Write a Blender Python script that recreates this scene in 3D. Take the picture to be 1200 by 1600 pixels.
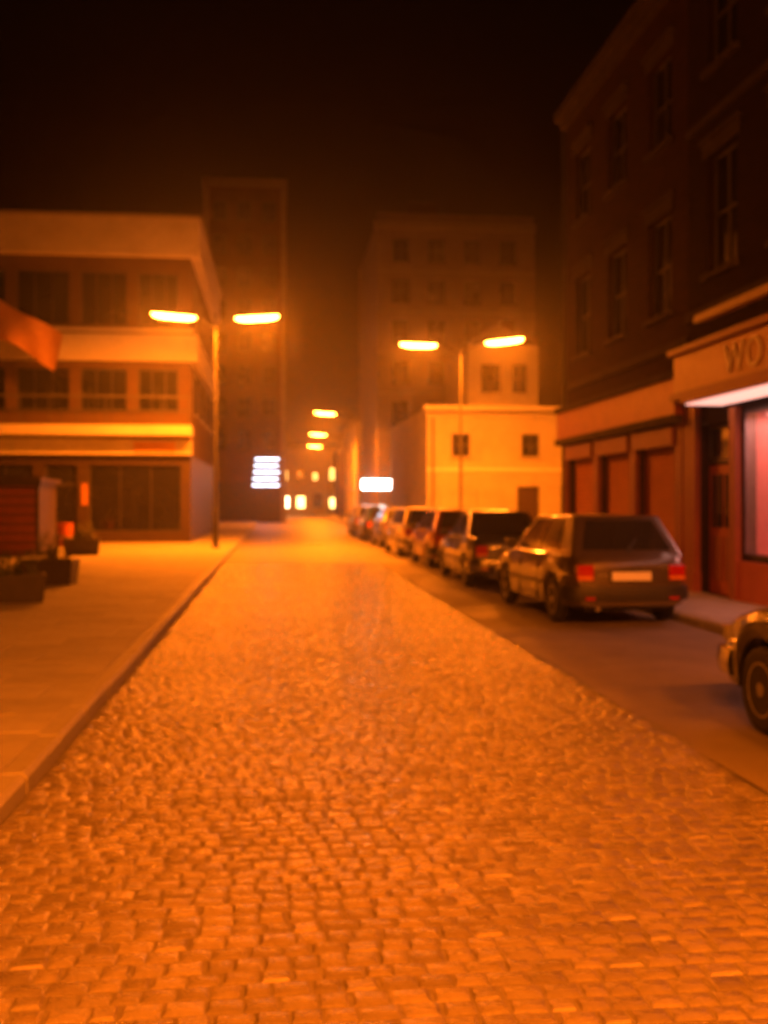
import bpy, math, random
from mathutils import Vector, Matrix
random.seed(7)
R = math.radians
scene = bpy.context.scene
for o in list(bpy.data.objects):
    bpy.data.objects.remove(o)

# ------------------------------------------------------------------ camera
# world: +Y runs down the street, the camera stands at the origin 1.6 m above the setts
EYE = 1.6
YAW = math.atan(170 / 1600)
cam_d = bpy.data.cameras.new('camera')
cam_d.sensor_fit = 'VERTICAL'
cam_d.sensor_height = 36.0
cam_d.lens = 36.0
cam_d.shift_y = -15 / 1600
cam_d.clip_start = 0.05
cam_d.clip_end = 1500
cam = bpy.data.objects.new('camera', cam_d)
scene.collection.objects.link(cam)
cam.location = (0, 0, EYE)
cam.rotation_euler = (R(90), 0, -YAW)
scene.camera = cam
cam_d.dof.use_dof = True
cam_d.dof.focus_distance = 1.6
cam_d.dof.aperture_fstop = 3.4
cam_d.dof.aperture_blades = 7

# ------------------------------------------------------------------ night sky, exposure
world = bpy.data.worlds.new('World')
scene.world = world
world.use_nodes = True
wn = world.node_tree
bg = wn.nodes['Background']
sky = wn.nodes.new('ShaderNodeTexSky')
sky.sky_type = 'NISHITA'
sky.sun_disc = False
sky.sun_elevation = R(-9)
sky.sun_rotation = R(200)
wn.links.new(sky.outputs[0], bg.inputs[0])
bg.inputs[1].default_value = 0.05
vs = scene.view_settings
vs.view_transform = 'Standard'
vs.look = 'None'
vs.exposure = 0.0
vs.gamma = 1.0
scene.cycles.sample_clamp_indirect = 10.0
scene.cycles.sample_clamp_direct = 60.0
scene.cycles.max_bounces = 5
scene.cycles.diffuse_bounces = 3
scene.cycles.glossy_bounces = 3
scene.cycles.volume_bounces = 0
scene.cycles.use_denoising = True
scene.cycles.use_adaptive_sampling = True
scene.cycles.adaptive_threshold = 0.02
scene.cycles.adaptive_min_samples = 48
scene.cycles.light_sampling_threshold = 0.02

# ------------------------------------------------------------------ lamp constants
SODIUM = (1.0, 0.168, 0.0015)
LAMP_W = 2250.0
BOWL = 340.0
HAZE = 0.0018

# ------------------------------------------------------------------ materials
MATS = {}
def mat(name, col, rough=0.6, var=0.25, scale=6.0, bump=0.0, bscale=40.0, metal=0.0, coat=0.0,
        emit=None, estr=0.0, col2=None, island=0.0, rvar=0.0, spec=0.5, detail=6.0, dist=0.01):
    if name in MATS:
        return MATS[name]
    m = bpy.data.materials.new(name)
    m.use_nodes = True
    nt = m.node_tree
    N, L = nt.nodes, nt.links
    b = N['Principled BSDF']
    tc = N.new('ShaderNodeTexCoord')
    no = N.new('ShaderNodeTexNoise')
    no.inputs['Scale'].default_value = scale
    no.inputs['Detail'].default_value = detail
    no.inputs['Roughness'].default_value = 0.65
    L.new(tc.outputs['Object'], no.inputs['Vector'])
    ramp = N.new('ShaderNodeMapRange')
    ramp.inputs[1].default_value = 0.3
    ramp.inputs[2].default_value = 0.7
    L.new(no.outputs['Fac'], ramp.inputs[0])
    mix = N.new('ShaderNodeMix')
    mix.data_type = 'RGBA'
    c2 = col2 if col2 else tuple(c * (1 + var) for c in col)
    c1 = col if col2 else tuple(c * (1 - var) for c in col)
    mix.inputs[6].default_value = (*c1, 1)
    mix.inputs[7].default_value = (*c2, 1)
    L.new(ramp.outputs[0], mix.inputs[0])
    out = mix.outputs[2]
    if island:
        g = N.new('ShaderNodeNewGeometry')
        oi = N.new('ShaderNodeObjectInfo')
        ad = N.new('ShaderNodeMath'); ad.operation = 'ADD'
        L.new(g.outputs['Random Per Island'], ad.inputs[0])
        L.new(oi.outputs['Random'], ad.inputs[1])
        fr = N.new('ShaderNodeMath'); fr.operation = 'FRACT'
        L.new(ad.outputs[0], fr.inputs[0])
        mr = N.new('ShaderNodeMapRange')
        mr.inputs[3].default_value = 1 - island
        mr.inputs[4].default_value = 1 + island
        L.new(fr.outputs[0], mr.inputs[0])
        mul = N.new('ShaderNodeVectorMath'); mul.operation = 'SCALE'
        L.new(out, mul.inputs[0])
        L.new(mr.outputs[0], mul.inputs['Scale'])
        out = mul.outputs[0]
    L.new(out, b.inputs['Base Color'])
    b.inputs['Roughness'].default_value = rough
    if rvar:
        n3 = N.new('ShaderNodeTexNoise')
        n3.inputs['Scale'].default_value = scale * 0.7
        n3.inputs['Detail'].default_value = 5
        L.new(tc.outputs['Object'], n3.inputs['Vector'])
        m3 = N.new('ShaderNodeMapRange')
        m3.inputs[1].default_value = 0.3; m3.inputs[2].default_value = 0.7
        m3.inputs[3].default_value = max(0.03, rough - rvar); m3.inputs[4].default_value = min(1, rough + rvar)
        L.new(n3.outputs['Fac'], m3.inputs[0])
        L.new(m3.outputs[0], b.inputs['Roughness'])
    b.inputs['Metallic'].default_value = metal
    b.inputs['Specular IOR Level'].default_value = spec
    if coat:
        b.inputs['Coat Weight'].default_value = coat
        b.inputs['Coat Roughness'].default_value = 0.06
    if bump:
        n2 = N.new('ShaderNodeTexNoise')
        n2.inputs['Scale'].default_value = bscale
        n2.inputs['Detail'].default_value = 5
        L.new(tc.outputs['Object'], n2.inputs['Vector'])
        bp = N.new('ShaderNodeBump')
        bp.inputs['Strength'].default_value = bump
        bp.inputs['Distance'].default_value = dist
        L.new(n2.outputs['Fac'], bp.inputs['Height'])
        L.new(bp.outputs[0], b.inputs['Normal'])
    if emit:
        b.inputs['Emission Color'].default_value = (*emit, 1)
        b.inputs['Emission Strength'].default_value = estr
    MATS[name] = m
    return m

def brick_mat(name, c1, c2, mortar, bw=0.225, bh=0.075):
    if name in MATS:
        return MATS[name]
    m = mat(name, c1, 0.95, spec=0.08)
    nt = m.node_tree
    N, L = nt.nodes, nt.links
    b = N['Principled BSDF']
    tc = N.new('ShaderNodeTexCoord')
    sep = N.new('ShaderNodeSeparateXYZ')
    L.new(tc.outputs['Object'], sep.inputs[0])
    ad = N.new('ShaderNodeMath'); ad.operation = 'ADD'
    L.new(sep.outputs[0], ad.inputs[0]); L.new(sep.outputs[1], ad.inputs[1])
    cb = N.new('ShaderNodeCombineXYZ')
    L.new(ad.outputs[0], cb.inputs[0]); L.new(sep.outputs[2], cb.inputs[1])
    br = N.new('ShaderNodeTexBrick')
    br.inputs['Scale'].default_value = 1.0
    br.inputs['Brick Width'].default_value = bw
    br.inputs['Row Height'].default_value = bh
    br.inputs['Mortar Size'].default_value = 0.006
    br.inputs['Color1'].default_value = (*c1, 1)
    br.inputs['Color2'].default_value = (*c2, 1)
    br.inputs['Mortar'].default_value = (*mortar, 1)
    L.new(cb.outputs[0], br.inputs['Vector'])
    L.new(br.outputs['Color'], b.inputs['Base Color'])
    bp = N.new('ShaderNodeBump')
    bp.inputs['Strength'].default_value = 0.5
    bp.inputs['Distance'].default_value = 0.01
    bp.invert = True
    L.new(br.outputs['Fac'], bp.inputs['Height'])
    L.new(bp.outputs[0], b.inputs['Normal'])
    return m

M_sett = mat('granite_sett', (0.125, 0.108, 0.088), 0.28, col2=(0.195, 0.17, 0.14), scale=14, bump=0.7, bscale=110, island=0.24, rvar=0.10, dist=0.006, spec=0.6)
M_bed = mat('joint_grit', (0.15, 0.135, 0.115), 0.9, scale=30, bump=0.6, bscale=200)
M_asphalt = mat('worn_asphalt', (0.135, 0.112, 0.082), 0.66, col2=(0.20, 0.168, 0.125), scale=1.3, bump=0.5, bscale=150, rvar=0.1, detail=10, dist=0.004)
M_farroad = mat('far_setts', (0.17, 0.155, 0.14), 0.5, col2=(0.25, 0.23, 0.21), scale=2.0, bump=0.6, bscale=14, detail=10)
M_slab = mat('paving_slab', (0.25, 0.235, 0.215), 0.7, col2=(0.35, 0.33, 0.30), scale=3, bump=0.3, bscale=120, island=0.10, dist=0.004)
M_kerb = mat('granite_kerb', (0.24, 0.23, 0.21), 0.6, col2=(0.33, 0.31, 0.28), scale=14, bump=0.4, bscale=90, island=0.08)
M_ground = mat('bare_ground', (0.09, 0.08, 0.07), 0.9, scale=0.5, bump=0.4)
M_render = mat('cream_render', (0.50, 0.46, 0.38), 0.85, col2=(0.60, 0.56, 0.47), scale=0.9, bump=0.35, bscale=60, detail=10)
M_white = mat('white_render', (0.30, 0.28, 0.24), 0.9, col2=(0.44, 0.41, 0.35), scale=0.8, bump=0.3, bscale=50, detail=10)
M_band = mat('cream_band', (0.55, 0.52, 0.45), 0.7, col2=(0.68, 0.65, 0.58), scale=1.2, bump=0.2, bscale=40, detail=10)
M_darkstone = mat('dark_stone', (0.06, 0.050, 0.042), 0.95, spec=0.1, col2=(0.10, 0.085, 0.07), scale=2.5, bump=0.3, bscale=60, detail=10)  # much darker than stone_trim, keeps the right-hand fronts dark
M_brown = mat('brown_render', (0.10, 0.065, 0.045), 0.95, spec=0.1, col2=(0.15, 0.10, 0.07), scale=0.8, bump=0.3, bscale=50, detail=10)
M_grey = mat('grey_render', (0.22, 0.20, 0.18), 0.95, spec=0.1, col2=(0.30, 0.27, 0.24), scale=0.7, bump=0.3, bscale=50, detail=10)
M_tile = mat('dark_glazed_tile', (0.035, 0.022, 0.016), 0.5, col2=(0.055, 0.034, 0.024), scale=4, bump=0.15, bscale=30)
M_brick = brick_mat('dark_brick', (0.022, 0.014, 0.011), (0.034, 0.018, 0.014), (0.03, 0.024, 0.02))
M_brick2 = brick_mat('red_brick', (0.045, 0.023, 0.016), (0.065, 0.031, 0.021), (0.05, 0.04, 0.034))
M_stone = mat('stone_trim', (0.26, 0.235, 0.20), 0.8, col2=(0.36, 0.33, 0.28), scale=2.5, bump=0.3, bscale=60, detail=10)
M_roof = mat('slate_roof', (0.055, 0.05, 0.05), 0.6, scale=4, bump=0.5, bscale=20)
M_frame = mat('window_paint', (0.42, 0.40, 0.36), 0.5, var=0.15, scale=5)
M_oldframe = mat('old_window_paint', (0.08, 0.072, 0.062), 0.7, var=0.2, scale=5)
M_darkframe = mat('dark_frame', (0.05, 0.045, 0.04), 0.4, var=0.2, scale=5)
M_glass = mat('window_glass', (0.018, 0.018, 0.020), 0.06, var=0.2, scale=1.0, bump=0.06, bscale=1.5, dist=0.05, spec=0.7)
M_redpaint = mat('red_paint', (0.36, 0.075, 0.035), 0.5, col2=(0.46, 0.11, 0.05), scale=2.2, bump=0.2, bscale=50, detail=10)
M_redbrown = mat('oxide_paint', (0.22, 0.055, 0.03), 0.55, col2=(0.30, 0.08, 0.04), scale=2.2, bump=0.2, bscale=50, detail=10)
M_sign = mat('sign_board', (0.42, 0.17, 0.06), 0.5, col2=(0.50, 0.22, 0.08), scale=2, detail=8)
M_letter = mat('letter_cream', (0.66, 0.60, 0.48), 0.5, var=0.1)
M_black = mat('black_plastic', (0.02, 0.02, 0.02), 0.5, var=0.2)
M_rubber = mat('tyre_rubber', (0.022, 0.022, 0.022), 0.8, var=0.3, bump=0.3, bscale=80)
M_rim = mat('alloy_rim', (0.45, 0.45, 0.45), 0.35, metal=0.8, var=0.15)
M_chrome = mat('chrome', (0.6, 0.6, 0.6), 0.16, metal=1.0, var=0.05)
M_steel = mat('painted_steel', (0.05, 0.05, 0.047), 0.5, col2=(0.08, 0.078, 0.072), scale=4, bump=0.1, bscale=40)
M_tail = mat('tail_lens', (0.35, 0.012, 0.008), 0.15, var=0.1, coat=0.5)
M_amber = mat('amber_lens', (0.6, 0.20, 0.02), 0.15, var=0.1, coat=0.5)
M_head = mat('head_lens', (0.55, 0.55, 0.55), 0.1, var=0.1, metal=0.6, coat=0.8)
M_plate = mat('plate_white', (0.70, 0.69, 0.62), 0.4, var=0.05)
M_bowl = mat('sodium_bowl', (0.8, 0.6, 0.3), 0.3, var=0.02, emit=(1.0, 0.20, 0.018), estr=BOWL)
M_pink = mat('pink_light_panel', (0.8, 0.6, 0.55), 0.4, var=0.02, emit=(1.0, 0.46, 0.36), estr=1.5)
M_tube = mat('white_tube', (0.8, 0.8, 0.8), 0.4, var=0.02, emit=(0.70, 0.80, 1.0), estr=8)
M_lightbox = mat('white_lightbox', (0.8, 0.8, 0.8), 0.4, var=0.02, emit=(1.0, 0.96, 0.88), estr=14)
M_yellowwin = mat('yellow_lit_pane', (0.6, 0.5, 0.3), 0.3, var=0.02, emit=(1.0, 0.66, 0.2), estr=9)
M_yellow2 = mat('amber_lit_pane', (0.6, 0.5, 0.3), 0.3, var=0.02, emit=(1.0, 0.50, 0.11), estr=5)
M_yellow3 = mat('pale_lit_pane', (0.6, 0.5, 0.3), 0.3, var=0.02, emit=(1.0, 0.80, 0.42), estr=13)
M_orangebox = mat('orange_lightbox', (0.6, 0.4, 0.2), 0.4, var=0.02, emit=(1.0, 0.38, 0.06), estr=0.8)
M_leaf = mat('shrub_leaf', (0.035, 0.055, 0.02), 0.5, col2=(0.075, 0.10, 0.035), scale=12, island=0.3)
M_cloth = mat('flag_cloth', (0.62, 0.30, 0.12), 0.85, col2=(0.70, 0.38, 0.16), scale=3, bump=0.2, bscale=90)
M_trough = mat('trough_enamel', (0.62, 0.50, 0.34), 0.4, var=0.1)
M_pinkwall = mat('pink_wall', (0.75, 0.22, 0.20), 0.7, var=0.08)

# ------------------------------------------------------------------ mesh helpers
COL = scene.collection
class MB:
    def __init__(s):
        s.v, s.f = [], []
    def add(s, vs, fs):
        o = len(s.v)
        s.v += [tuple(p) for p in vs]
        s.f += [tuple(i + o for i in f) for f in fs]
        return s
    def box(s, x0, x1, y0, y1, z0, z1):
        if x1 < x0: x0, x1 = x1, x0
        if y1 < y0: y0, y1 = y1, y0
        if z1 < z0: z0, z1 = z1, z0
        return s.add([(x0, y0, z0), (x1, y0, z0), (x1, y1, z0), (x0, y1, z0), (x0, y0, z1), (x1, y0, z1), (x1, y1, z1), (x0, y1, z1)],
                     [(0, 3, 2, 1), (4, 5, 6, 7), (0, 1, 5, 4), (1, 2, 6, 5), (2, 3, 7, 6), (3, 0, 4, 7)])
    def quad(s, a, b, c, d):
        return s.add([a, b, c, d], [(0, 1, 2, 3)])
    def tube(s, pts, rad, n=10, caps=True):
        pts = [Vector(p) for p in pts]
        rads = rad if isinstance(rad, (list, tuple)) else [rad] * len(pts)
        rings = []
        for i, p in enumerate(pts):
            t = (pts[min(i + 1, len(pts) - 1)] - pts[max(i - 1, 0)]).normalized()
            ref = Vector((0, 0, 1)) if abs(t.z) < 0.9 else Vector((1, 0, 0))
            a = t.cross(ref).normalized()
            b = t.cross(a).normalized()
            rings.append([p + (a * math.cos(2 * math.pi * k / n) + b * math.sin(2 * math.pi * k / n)) * rads[i] for k in range(n)])
        vs = [q for r in rings for q in r]
        fs = []
        for i in range(len(pts) - 1):
            for k in range(n):
                fs.append((i * n + k, i * n + (k + 1) % n, (i + 1) * n + (k + 1) % n, (i + 1) * n + k))
        if caps:
            fs.append(tuple(range(n)))
            fs.append(tuple((len(pts) - 1) * n + k for k in reversed(range(n))))
        return s.add(vs, fs)
    def lathe(s, prof, n=16, axis='z', c=(0, 0, 0)):
        vs, fs = [], []
        for (r, h) in prof:
            for k in range(n):
                a = 2 * math.pi * k / n
                if axis == 'z':
                    vs.append((c[0] + r * math.cos(a), c[1] + r * math.sin(a), c[2] + h))
                else:
                    vs.append((c[0] + r * math.cos(a), c[1] + h, c[2] + r * math.sin(a)))
        for i in range(len(prof) - 1):
            for k in range(n):
                fs.append((i * n + k, i * n + (k + 1) % n, (i + 1) * n + (k + 1) % n, (i + 1) * n + k))
        fs.append(tuple(range(n)))
        fs.append(tuple((len(prof) - 1) * n + k for k in reversed(range(n))))
        return s.add(vs, fs)
    def mesh(s, name, m, smooth=False, angle=35):
        me = bpy.data.meshes.new(name)
        me.from_pydata(s.v, [], s.f)
        me.validate()
        me.update()
        import bmesh
        bm = bmesh.new(); bm.from_mesh(me)
        bmesh.ops.recalc_face_normals(bm, faces=bm.faces)
        bm.to_mesh(me); bm.free()
        me.materials.append(m)
        if smooth:
            me.polygons.foreach_set('use_smooth', [True] * len(me.polygons))
            me.set_sharp_from_angle(angle=R(angle))
        return me
    def build(s, name, m, parent=None, bevel=0.0, smooth=False, angle=35, segs=2):
        o = bpy.data.objects.new(name, s.mesh(name, m, smooth, angle))
        COL.objects.link(o)
        if parent:
            o.parent = parent
        if bevel:
            b = o.modifiers.new('bevel', 'BEVEL')
            b.width = bevel; b.segments = segs; b.limit_method = 'ANGLE'; b.angle_limit = R(40)
        return o

def tag(o, label=None, cat=None, group=None, kind=None):
    if label: o['label'] = label
    if cat: o['category'] = cat
    if group: o['group'] = group
    if kind: o['kind'] = kind
    return o
def empty(name, loc, rz=0.0):
    o = bpy.data.objects.new(name, None)
    COL.objects.link(o)
    o.location = loc
    o.rotation_euler = (0, 0, rz)
    o.empty_display_size = 0.3
    return o
def ray(px, D):
    """street coordinates of a bearing read off the photograph at distance D along the view"""
    u = (px - 600) / 1600
    return (D * (math.sin(YAW) + u * math.cos(YAW)), D * (math.cos(YAW) - u * math.sin(YAW)))

# ------------------------------------------------------------------ setting: ground, road, pavements
KL, KR, PARK = -1.35, 5.4, 2.7      # left kerb, right kerb, edge of the asphalt parking lane
YS = 27.0                            # setts are laid one by one up to here
FR = 7.0                             # right facade line
tag(MB().quad((-600, -300, -0.06), (600, -300, -0.06), (600, 900, -0.06), (-600, 900, -0.06)).build('ground', M_ground), kind='structure')
def wob(x, y):
    return 0.006 * math.sin(1.1 * x + 0.55 * y) + 0.004 * math.sin(2.3 * y - 0.9 * x + 1.0) + 0.003 * math.sin(3.7 * x + 0.3) + 0.004
bedm = MB()
bx_n, by_n = 28, 280
for j in range(by_n + 1):
    for i in range(bx_n + 1):
        x = KL + (PARK + 0.05 - KL) * i / bx_n
        y = -14 + (YS + 14) * j / by_n
        bedm.v.append((x, y, wob(x, y) - 0.0085))
for j in range(by_n):
    for i in range(bx_n):
        a = j * (bx_n + 1) + i
        bedm.f.append((a, a + 1, a + bx_n + 2, a + bx_n + 1))
road = tag(bedm.build('sett_road', M_bed, smooth=True), kind='structure')
lane = MB()
nx, ny = 10, 90
for j in range(ny + 1):
    for i in range(nx + 1):
        x = PARK + (KR - PARK) * i / nx
        y = -14 + (YS + 14) * j / ny
        lane.v.append((x, y, 0.004 * math.sin(x * 3.1 + y * 0.9) + 0.003 * math.sin(y * 2.3 - x * 1.7) - 0.004))
for j in range(ny):
    for i in range(nx):
        a = j * (nx + 1) + i
        lane.f.append((a, a + 1, a + nx + 2, a + nx + 1))
tag(lane.build('parking_lane', M_asphalt, smooth=True), kind='structure')
tag(MB().quad((KL, YS, -0.005), (KR, YS, -0.005), (KR, 124, -0.005), (KL, 124, -0.005)).build('far_road', M_farroad), kind='structure')

# granite setts laid in rows across the street
def sett_geo(lx, ly, rnd):
    hx, hy, c = lx / 2, ly / 2, 0.012
    j = lambda: rnd.uniform(-0.0035, 0.0035)
    vs = []
    for (sx, sy) in ((-1, -1), (1, -1), (1, 1), (-1, 1)):
        vs.append((sx * hx + j(), sy * hy + j(), -0.05))
    for (sx, sy) in ((-1, -1), (1, -1), (1, 1), (-1, 1)):
        vs.append((sx * hx + j(), sy * hy + j(), -0.0075 + j() * 0.6))
    for (sx, sy) in ((-1, -1), (1, -1), (1, 1), (-1, 1)):
        vs.append((sx * (hx - c) + j(), sy * (hy - c) + j(), j() * 0.6))
    vs.append((j() * 3, j() * 3, 0.0025 + j() * 0.5))
    fs = [(0, 1, 5, 4), (1, 2, 6, 5), (2, 3, 7, 6), (3, 0, 4, 7), (4, 5, 9, 8), (5, 6, 10, 9), (6, 7, 11, 10), (7, 4, 8, 11),
          (8, 9, 12), (9, 10, 12), (10, 11, 12), (11, 8, 12)]
    return vs, fs
rs = random.Random(3)
setts = []
y = 1.2
row = 0
while y < YS - 0.1:
    d = rs.uniform(0.078, 0.104)
    x = KL + 0.012 - rs.uniform(0, 0.1)
    while x < PARK - 0.02:
        l = rs.uniform(0.08, 0.135)
        x1 = min(x + l, PARK - 0.006)
        x0 = max(x, KL + 0.012)
        if x1 - x0 > 0.05:
            setts.append(((x0 + x1) / 2, y + d / 2, x1 - x0, d, rs.uniform(-0.03, 0.03), rs.uniform(-0.016, 0.016), rs.uniform(-0.016, 0.016), rs.uniform(-0.002, 0.002)))
        x = x1 + 0.009
    y += d + 0.009
    row += 1
def in_view(s):
    D = s[0] * math.sin(YAW) + s[1] * math.cos(YAW)
    if D < 0.5: return False
    u = (s[0] * math.cos(YAW) - s[1] * math.sin(YAW)) / D
    v = EYE / D
    return abs(u) < 0.39 and v < 0.53
near = sorted([s for s in setts if in_view(s)], key=lambda s: s[1])[:290]
near_set = set(id(s) for s in near)
protos = []
for k in range(10):
    b = MB()
    vs2, fs2 = sett_geo(0.107, 0.091, random.Random(50 + k))
    b.add(vs2, fs2)
    protos.append(b.mesh('sett', M_sett, smooth=True, angle=28))
for i, s in enumerate(near):
    o = bpy.data.objects.new('sett', protos[i % 10])
    COL.objects.link(o)
    o.parent = road
    o.location = (s[0], s[1], wob(s[0], s[1]) + s[7])
    o.scale = (s[2] / 0.107, s[3] / 0.091, 1)
    o.rotation_euler = (s[5], s[6], s[4])
rest = MB()
for s in setts:
    if id(s) in near_set: continue
    vs_, fs_ = sett_geo(s[2], s[3], rs)
    mt = Matrix.Translation((s[0], s[1], wob(s[0], s[1]) + s[7])) @ Matrix.Rotation(s[4], 4, 'Z') @ Matrix.Rotation(s[5], 4, 'X') @ Matrix.Rotation(s[6], 4, 'Y')
    rest.add([mt @ Vector(v) for v in vs_], fs_)
ro = rest.build('sett_field', M_sett, road, smooth=True, angle=28)
tag(ro, kind='stuff')

# left pavement: slabs one by one, kerb stones one by one, then a plain sheet
PZ = 0.12
pl = tag(MB().box(-45, KL - 0.15, -14, 39.0, -0.055, PZ - 0.03).build('left_pavement', M_bed), kind='structure')
pr = tag(MB().box(KR + 0.15, 7.6, -14, 34.0, -0.055, PZ - 0.03).build('right_pavement', M_bed), kind='structure')
tag(MB().box(-45, KL - 0.15, 39.0, 124, -0.055, PZ - 0.01).build('far_left_pavement', M_slab), kind='structure')
tag(MB().box(KR + 0.15, 60, 34.0, 124, -0.055, PZ - 0.01).build('far_right_pavement', M_slab), kind='structure')
tag(MB().box(7.6, 60, 24.2, 34.0, -0.055, PZ - 0.02).build('side_street', M_asphalt), kind='structure')
def lay(parent, x0, x1, y0, y1, w, h, cap, rnd):
    me = {}
    n = 0
    ys = y0
    r = 0
    while ys < y1 - 0.02:
        yh = min(h, y1 - ys)
        xs = x0 - (w * 0.5 if r % 2 else 0)
        while xs < x1 - 0.02:
            a, b = max(xs, x0), min(xs + w, x1)
            key = (round(b - a, 2), round(yh, 2))
            if b - a > 0.06:
                if key not in me:
                    hx, hy, c = key[0] / 2 - 0.004, key[1] / 2 - 0.004, 0.006
                    bb = MB()
                    vs_ = [(-hx, -hy, -0.045), (hx, -hy, -0.045), (hx, hy, -0.045), (-hx, hy, -0.045),
                           (-hx, -hy, -c), (hx, -hy, -c), (hx, hy, -c), (-hx, hy, -c),
                           (-hx + c, -hy + c, 0), (hx - c, -hy + c, 0), (hx - c, hy - c, 0), (-hx + c, hy - c, 0)]
                    bb.add(vs_, [(0, 1, 5, 4), (1, 2, 6, 5), (2, 3, 7, 6), (3, 0, 4, 7), (4, 5, 9, 8), (5, 6, 10, 9), (6, 7, 11, 10), (7, 4, 8, 11), (8, 9, 10, 11)])
                    me[key] = bb.mesh('paving_slab', M_slab)
                o = bpy.data.objects.new('paving_slab', me[key])
                COL.objects.link(o)
                o.parent = parent
                o.location = ((a + b) / 2, ys + yh / 2, PZ + rnd.uniform(-0.004, 0.004))
                o.rotation_euler = (rnd.uniform(-0.005, 0.005), rnd.uniform(-0.005, 0.005), 0)
                n += 1
            xs += w
        ys += yh
        r += 1
    return n
lay(pl, -4.5, KL - 0.152, 3.2, 22.2, 0.9, 0.6, 300, rs)
lay(pr, KR + 0.152, FR, 9.0, 24.0, 0.75, 0.6, 300, rs)
tag(MB().box(-45, -4.502, -14, 39.0, PZ - 0.029, PZ - 0.004).box(-4.502, KL - 0.152, 22.21, 39.0, PZ - 0.029, PZ - 0.006).box(-4.502, KL - 0.152, -14, 3.19, PZ - 0.029, PZ - 0.006).build('paving_sheet', M_slab, pl), kind='stuff')
tag(MB().box(KR + 0.152, 7.6, 24.01, 34.0, PZ - 0.029, PZ - 0.006).box(KR + 0.152, FR, -14, 8.99, PZ - 0.029, PZ - 0.006).build('paving_sheet', M_slab, pr), kind='stuff')
kme = MB()
hk = 0.455
kme.add([(-0.075, -hk, -0.18), (0.075, -hk, -0.18), (0.075, hk, -0.18), (-0.075, hk, -0.18),
         (-0.075, -hk, -0.004), (0.075, -hk, -0.03), (0.075, hk, -0.03), (-0.075, hk, -0.004),
         (-0.07, -hk + 0.006, 0), (0.05, -hk + 0.006, 0), (0.05, hk - 0.006, 0), (-0.07, hk - 0.006, 0)],
        [(0, 1, 5, 4), (1, 2, 6, 5), (2, 3, 7, 6), (3, 0, 4, 7), (4, 5, 9, 8), (5, 6, 10, 9), (6, 7, 11, 10), (7, 4, 8, 11), (8, 9, 10, 11)])
kmesh = kme.mesh('kerb_stone', M_kerb)
def kerb(parent, x, rz, y0, y1):
    yy = y0
    while yy < y1:
        o = bpy.data.objects.new('kerb_stone', kmesh)
        COL.objects.link(o)
        o.parent = parent
        o.location = (x + rs.uniform(-0.006, 0.006), yy + 0.46, PZ + rs.uniform(-0.005, 0.005))
        o.rotation_euler = (rs.uniform(-0.006, 0.006), 0, rz + rs.uniform(-0.006, 0.006))
        yy += 0.925
kerb(pl, KL - 0.075, 0, 3.0, 32)
kerb(pr, KR + 0.075, math.pi, 7.0, 32)
tag(MB().box(KL - 0.15, KL, 32.9, 124, -0.05, PZ - 0.004).build('far_left_kerb', M_kerb), kind='structure')
tag(MB().box(KR, KR + 0.15, 32.9, 124, -0.05, PZ - 0.004).build('far_right_kerb', M_kerb), kind='structure')

# ------------------------------------------------------------------ building helpers
# a building is an Empty whose local x runs along its front, local -y points out of the front, z up
def wall(parent, W, H, depth, openings, m, name='wall', rev=0.22, z0=0.0, x0=0.0, side_l=True, side_r=True, top=True):
    b = MB()
    xs = sorted(set([x0, x0 + W] + [o[0] for o in openings] + [o[1] for o in openings]))
    zs = sorted(set([z0, z0 + H] + [o[2] for o in openings] + [o[3] for o in openings]))
    for i in range(len(xs) - 1):
        for j in range(len(zs) - 1):
            cx, cz = (xs[i] + xs[i + 1]) / 2, (zs[j] + zs[j + 1]) / 2
            if any(o[0] < cx < o[1] and o[2] < cz < o[3] for o in openings): continue
            b.quad((xs[i], 0, zs[j]), (xs[i + 1], 0, zs[j]), (xs[i + 1], 0, zs[j + 1]), (xs[i], 0, zs[j + 1]))
    for (a, c, e, f) in [o[:4] for o in openings]:
        b.quad((a, 0, e), (a, rev, e), (a, rev, f), (a, 0, f))
        b.quad((c, 0, e), (c, 0, f), (c, rev, f), (c, rev, e))
        b.quad((a, 0, f), (a, rev, f), (c, rev, f), (c, 0, f))
        b.quad((a, 0, e), (c, 0, e), (c, rev, e), (a, rev, e))
    X0, X1, Z0, Z1 = x0, x0 + W, z0, z0 + H
    if side_l: b.quad((X0, 0, Z0), (X0, 0, Z1), (X0, depth, Z1), (X0, depth, Z0))
    if side_r: b.quad((X1, 0, Z0), (X1, depth, Z0), (X1, depth, Z1), (X1, 0, Z1))
    b.quad((X0, depth, Z0), (X0, depth, Z1), (X1, depth, Z1), (X1, depth, Z0))
    if top: b.quad((X0, 0, Z1), (X1, 0, Z1), (X1, depth, Z1), (X0, depth, Z1))
    me = bpy.data.meshes.new(name)
    me.from_pydata(b.v, [], b.f)
    import bmesh
    bm = bmesh.new(); bm.from_mesh(me)
    bmesh.ops.remove_doubles(bm, verts=bm.verts, dist=0.0005)
    bm.to_mesh(me); bm.free()
    me.materials.append(m)
    o = bpy.data.objects.new(name, me)
    COL.objects.link(o)
    o.parent = parent
    return o
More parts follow.
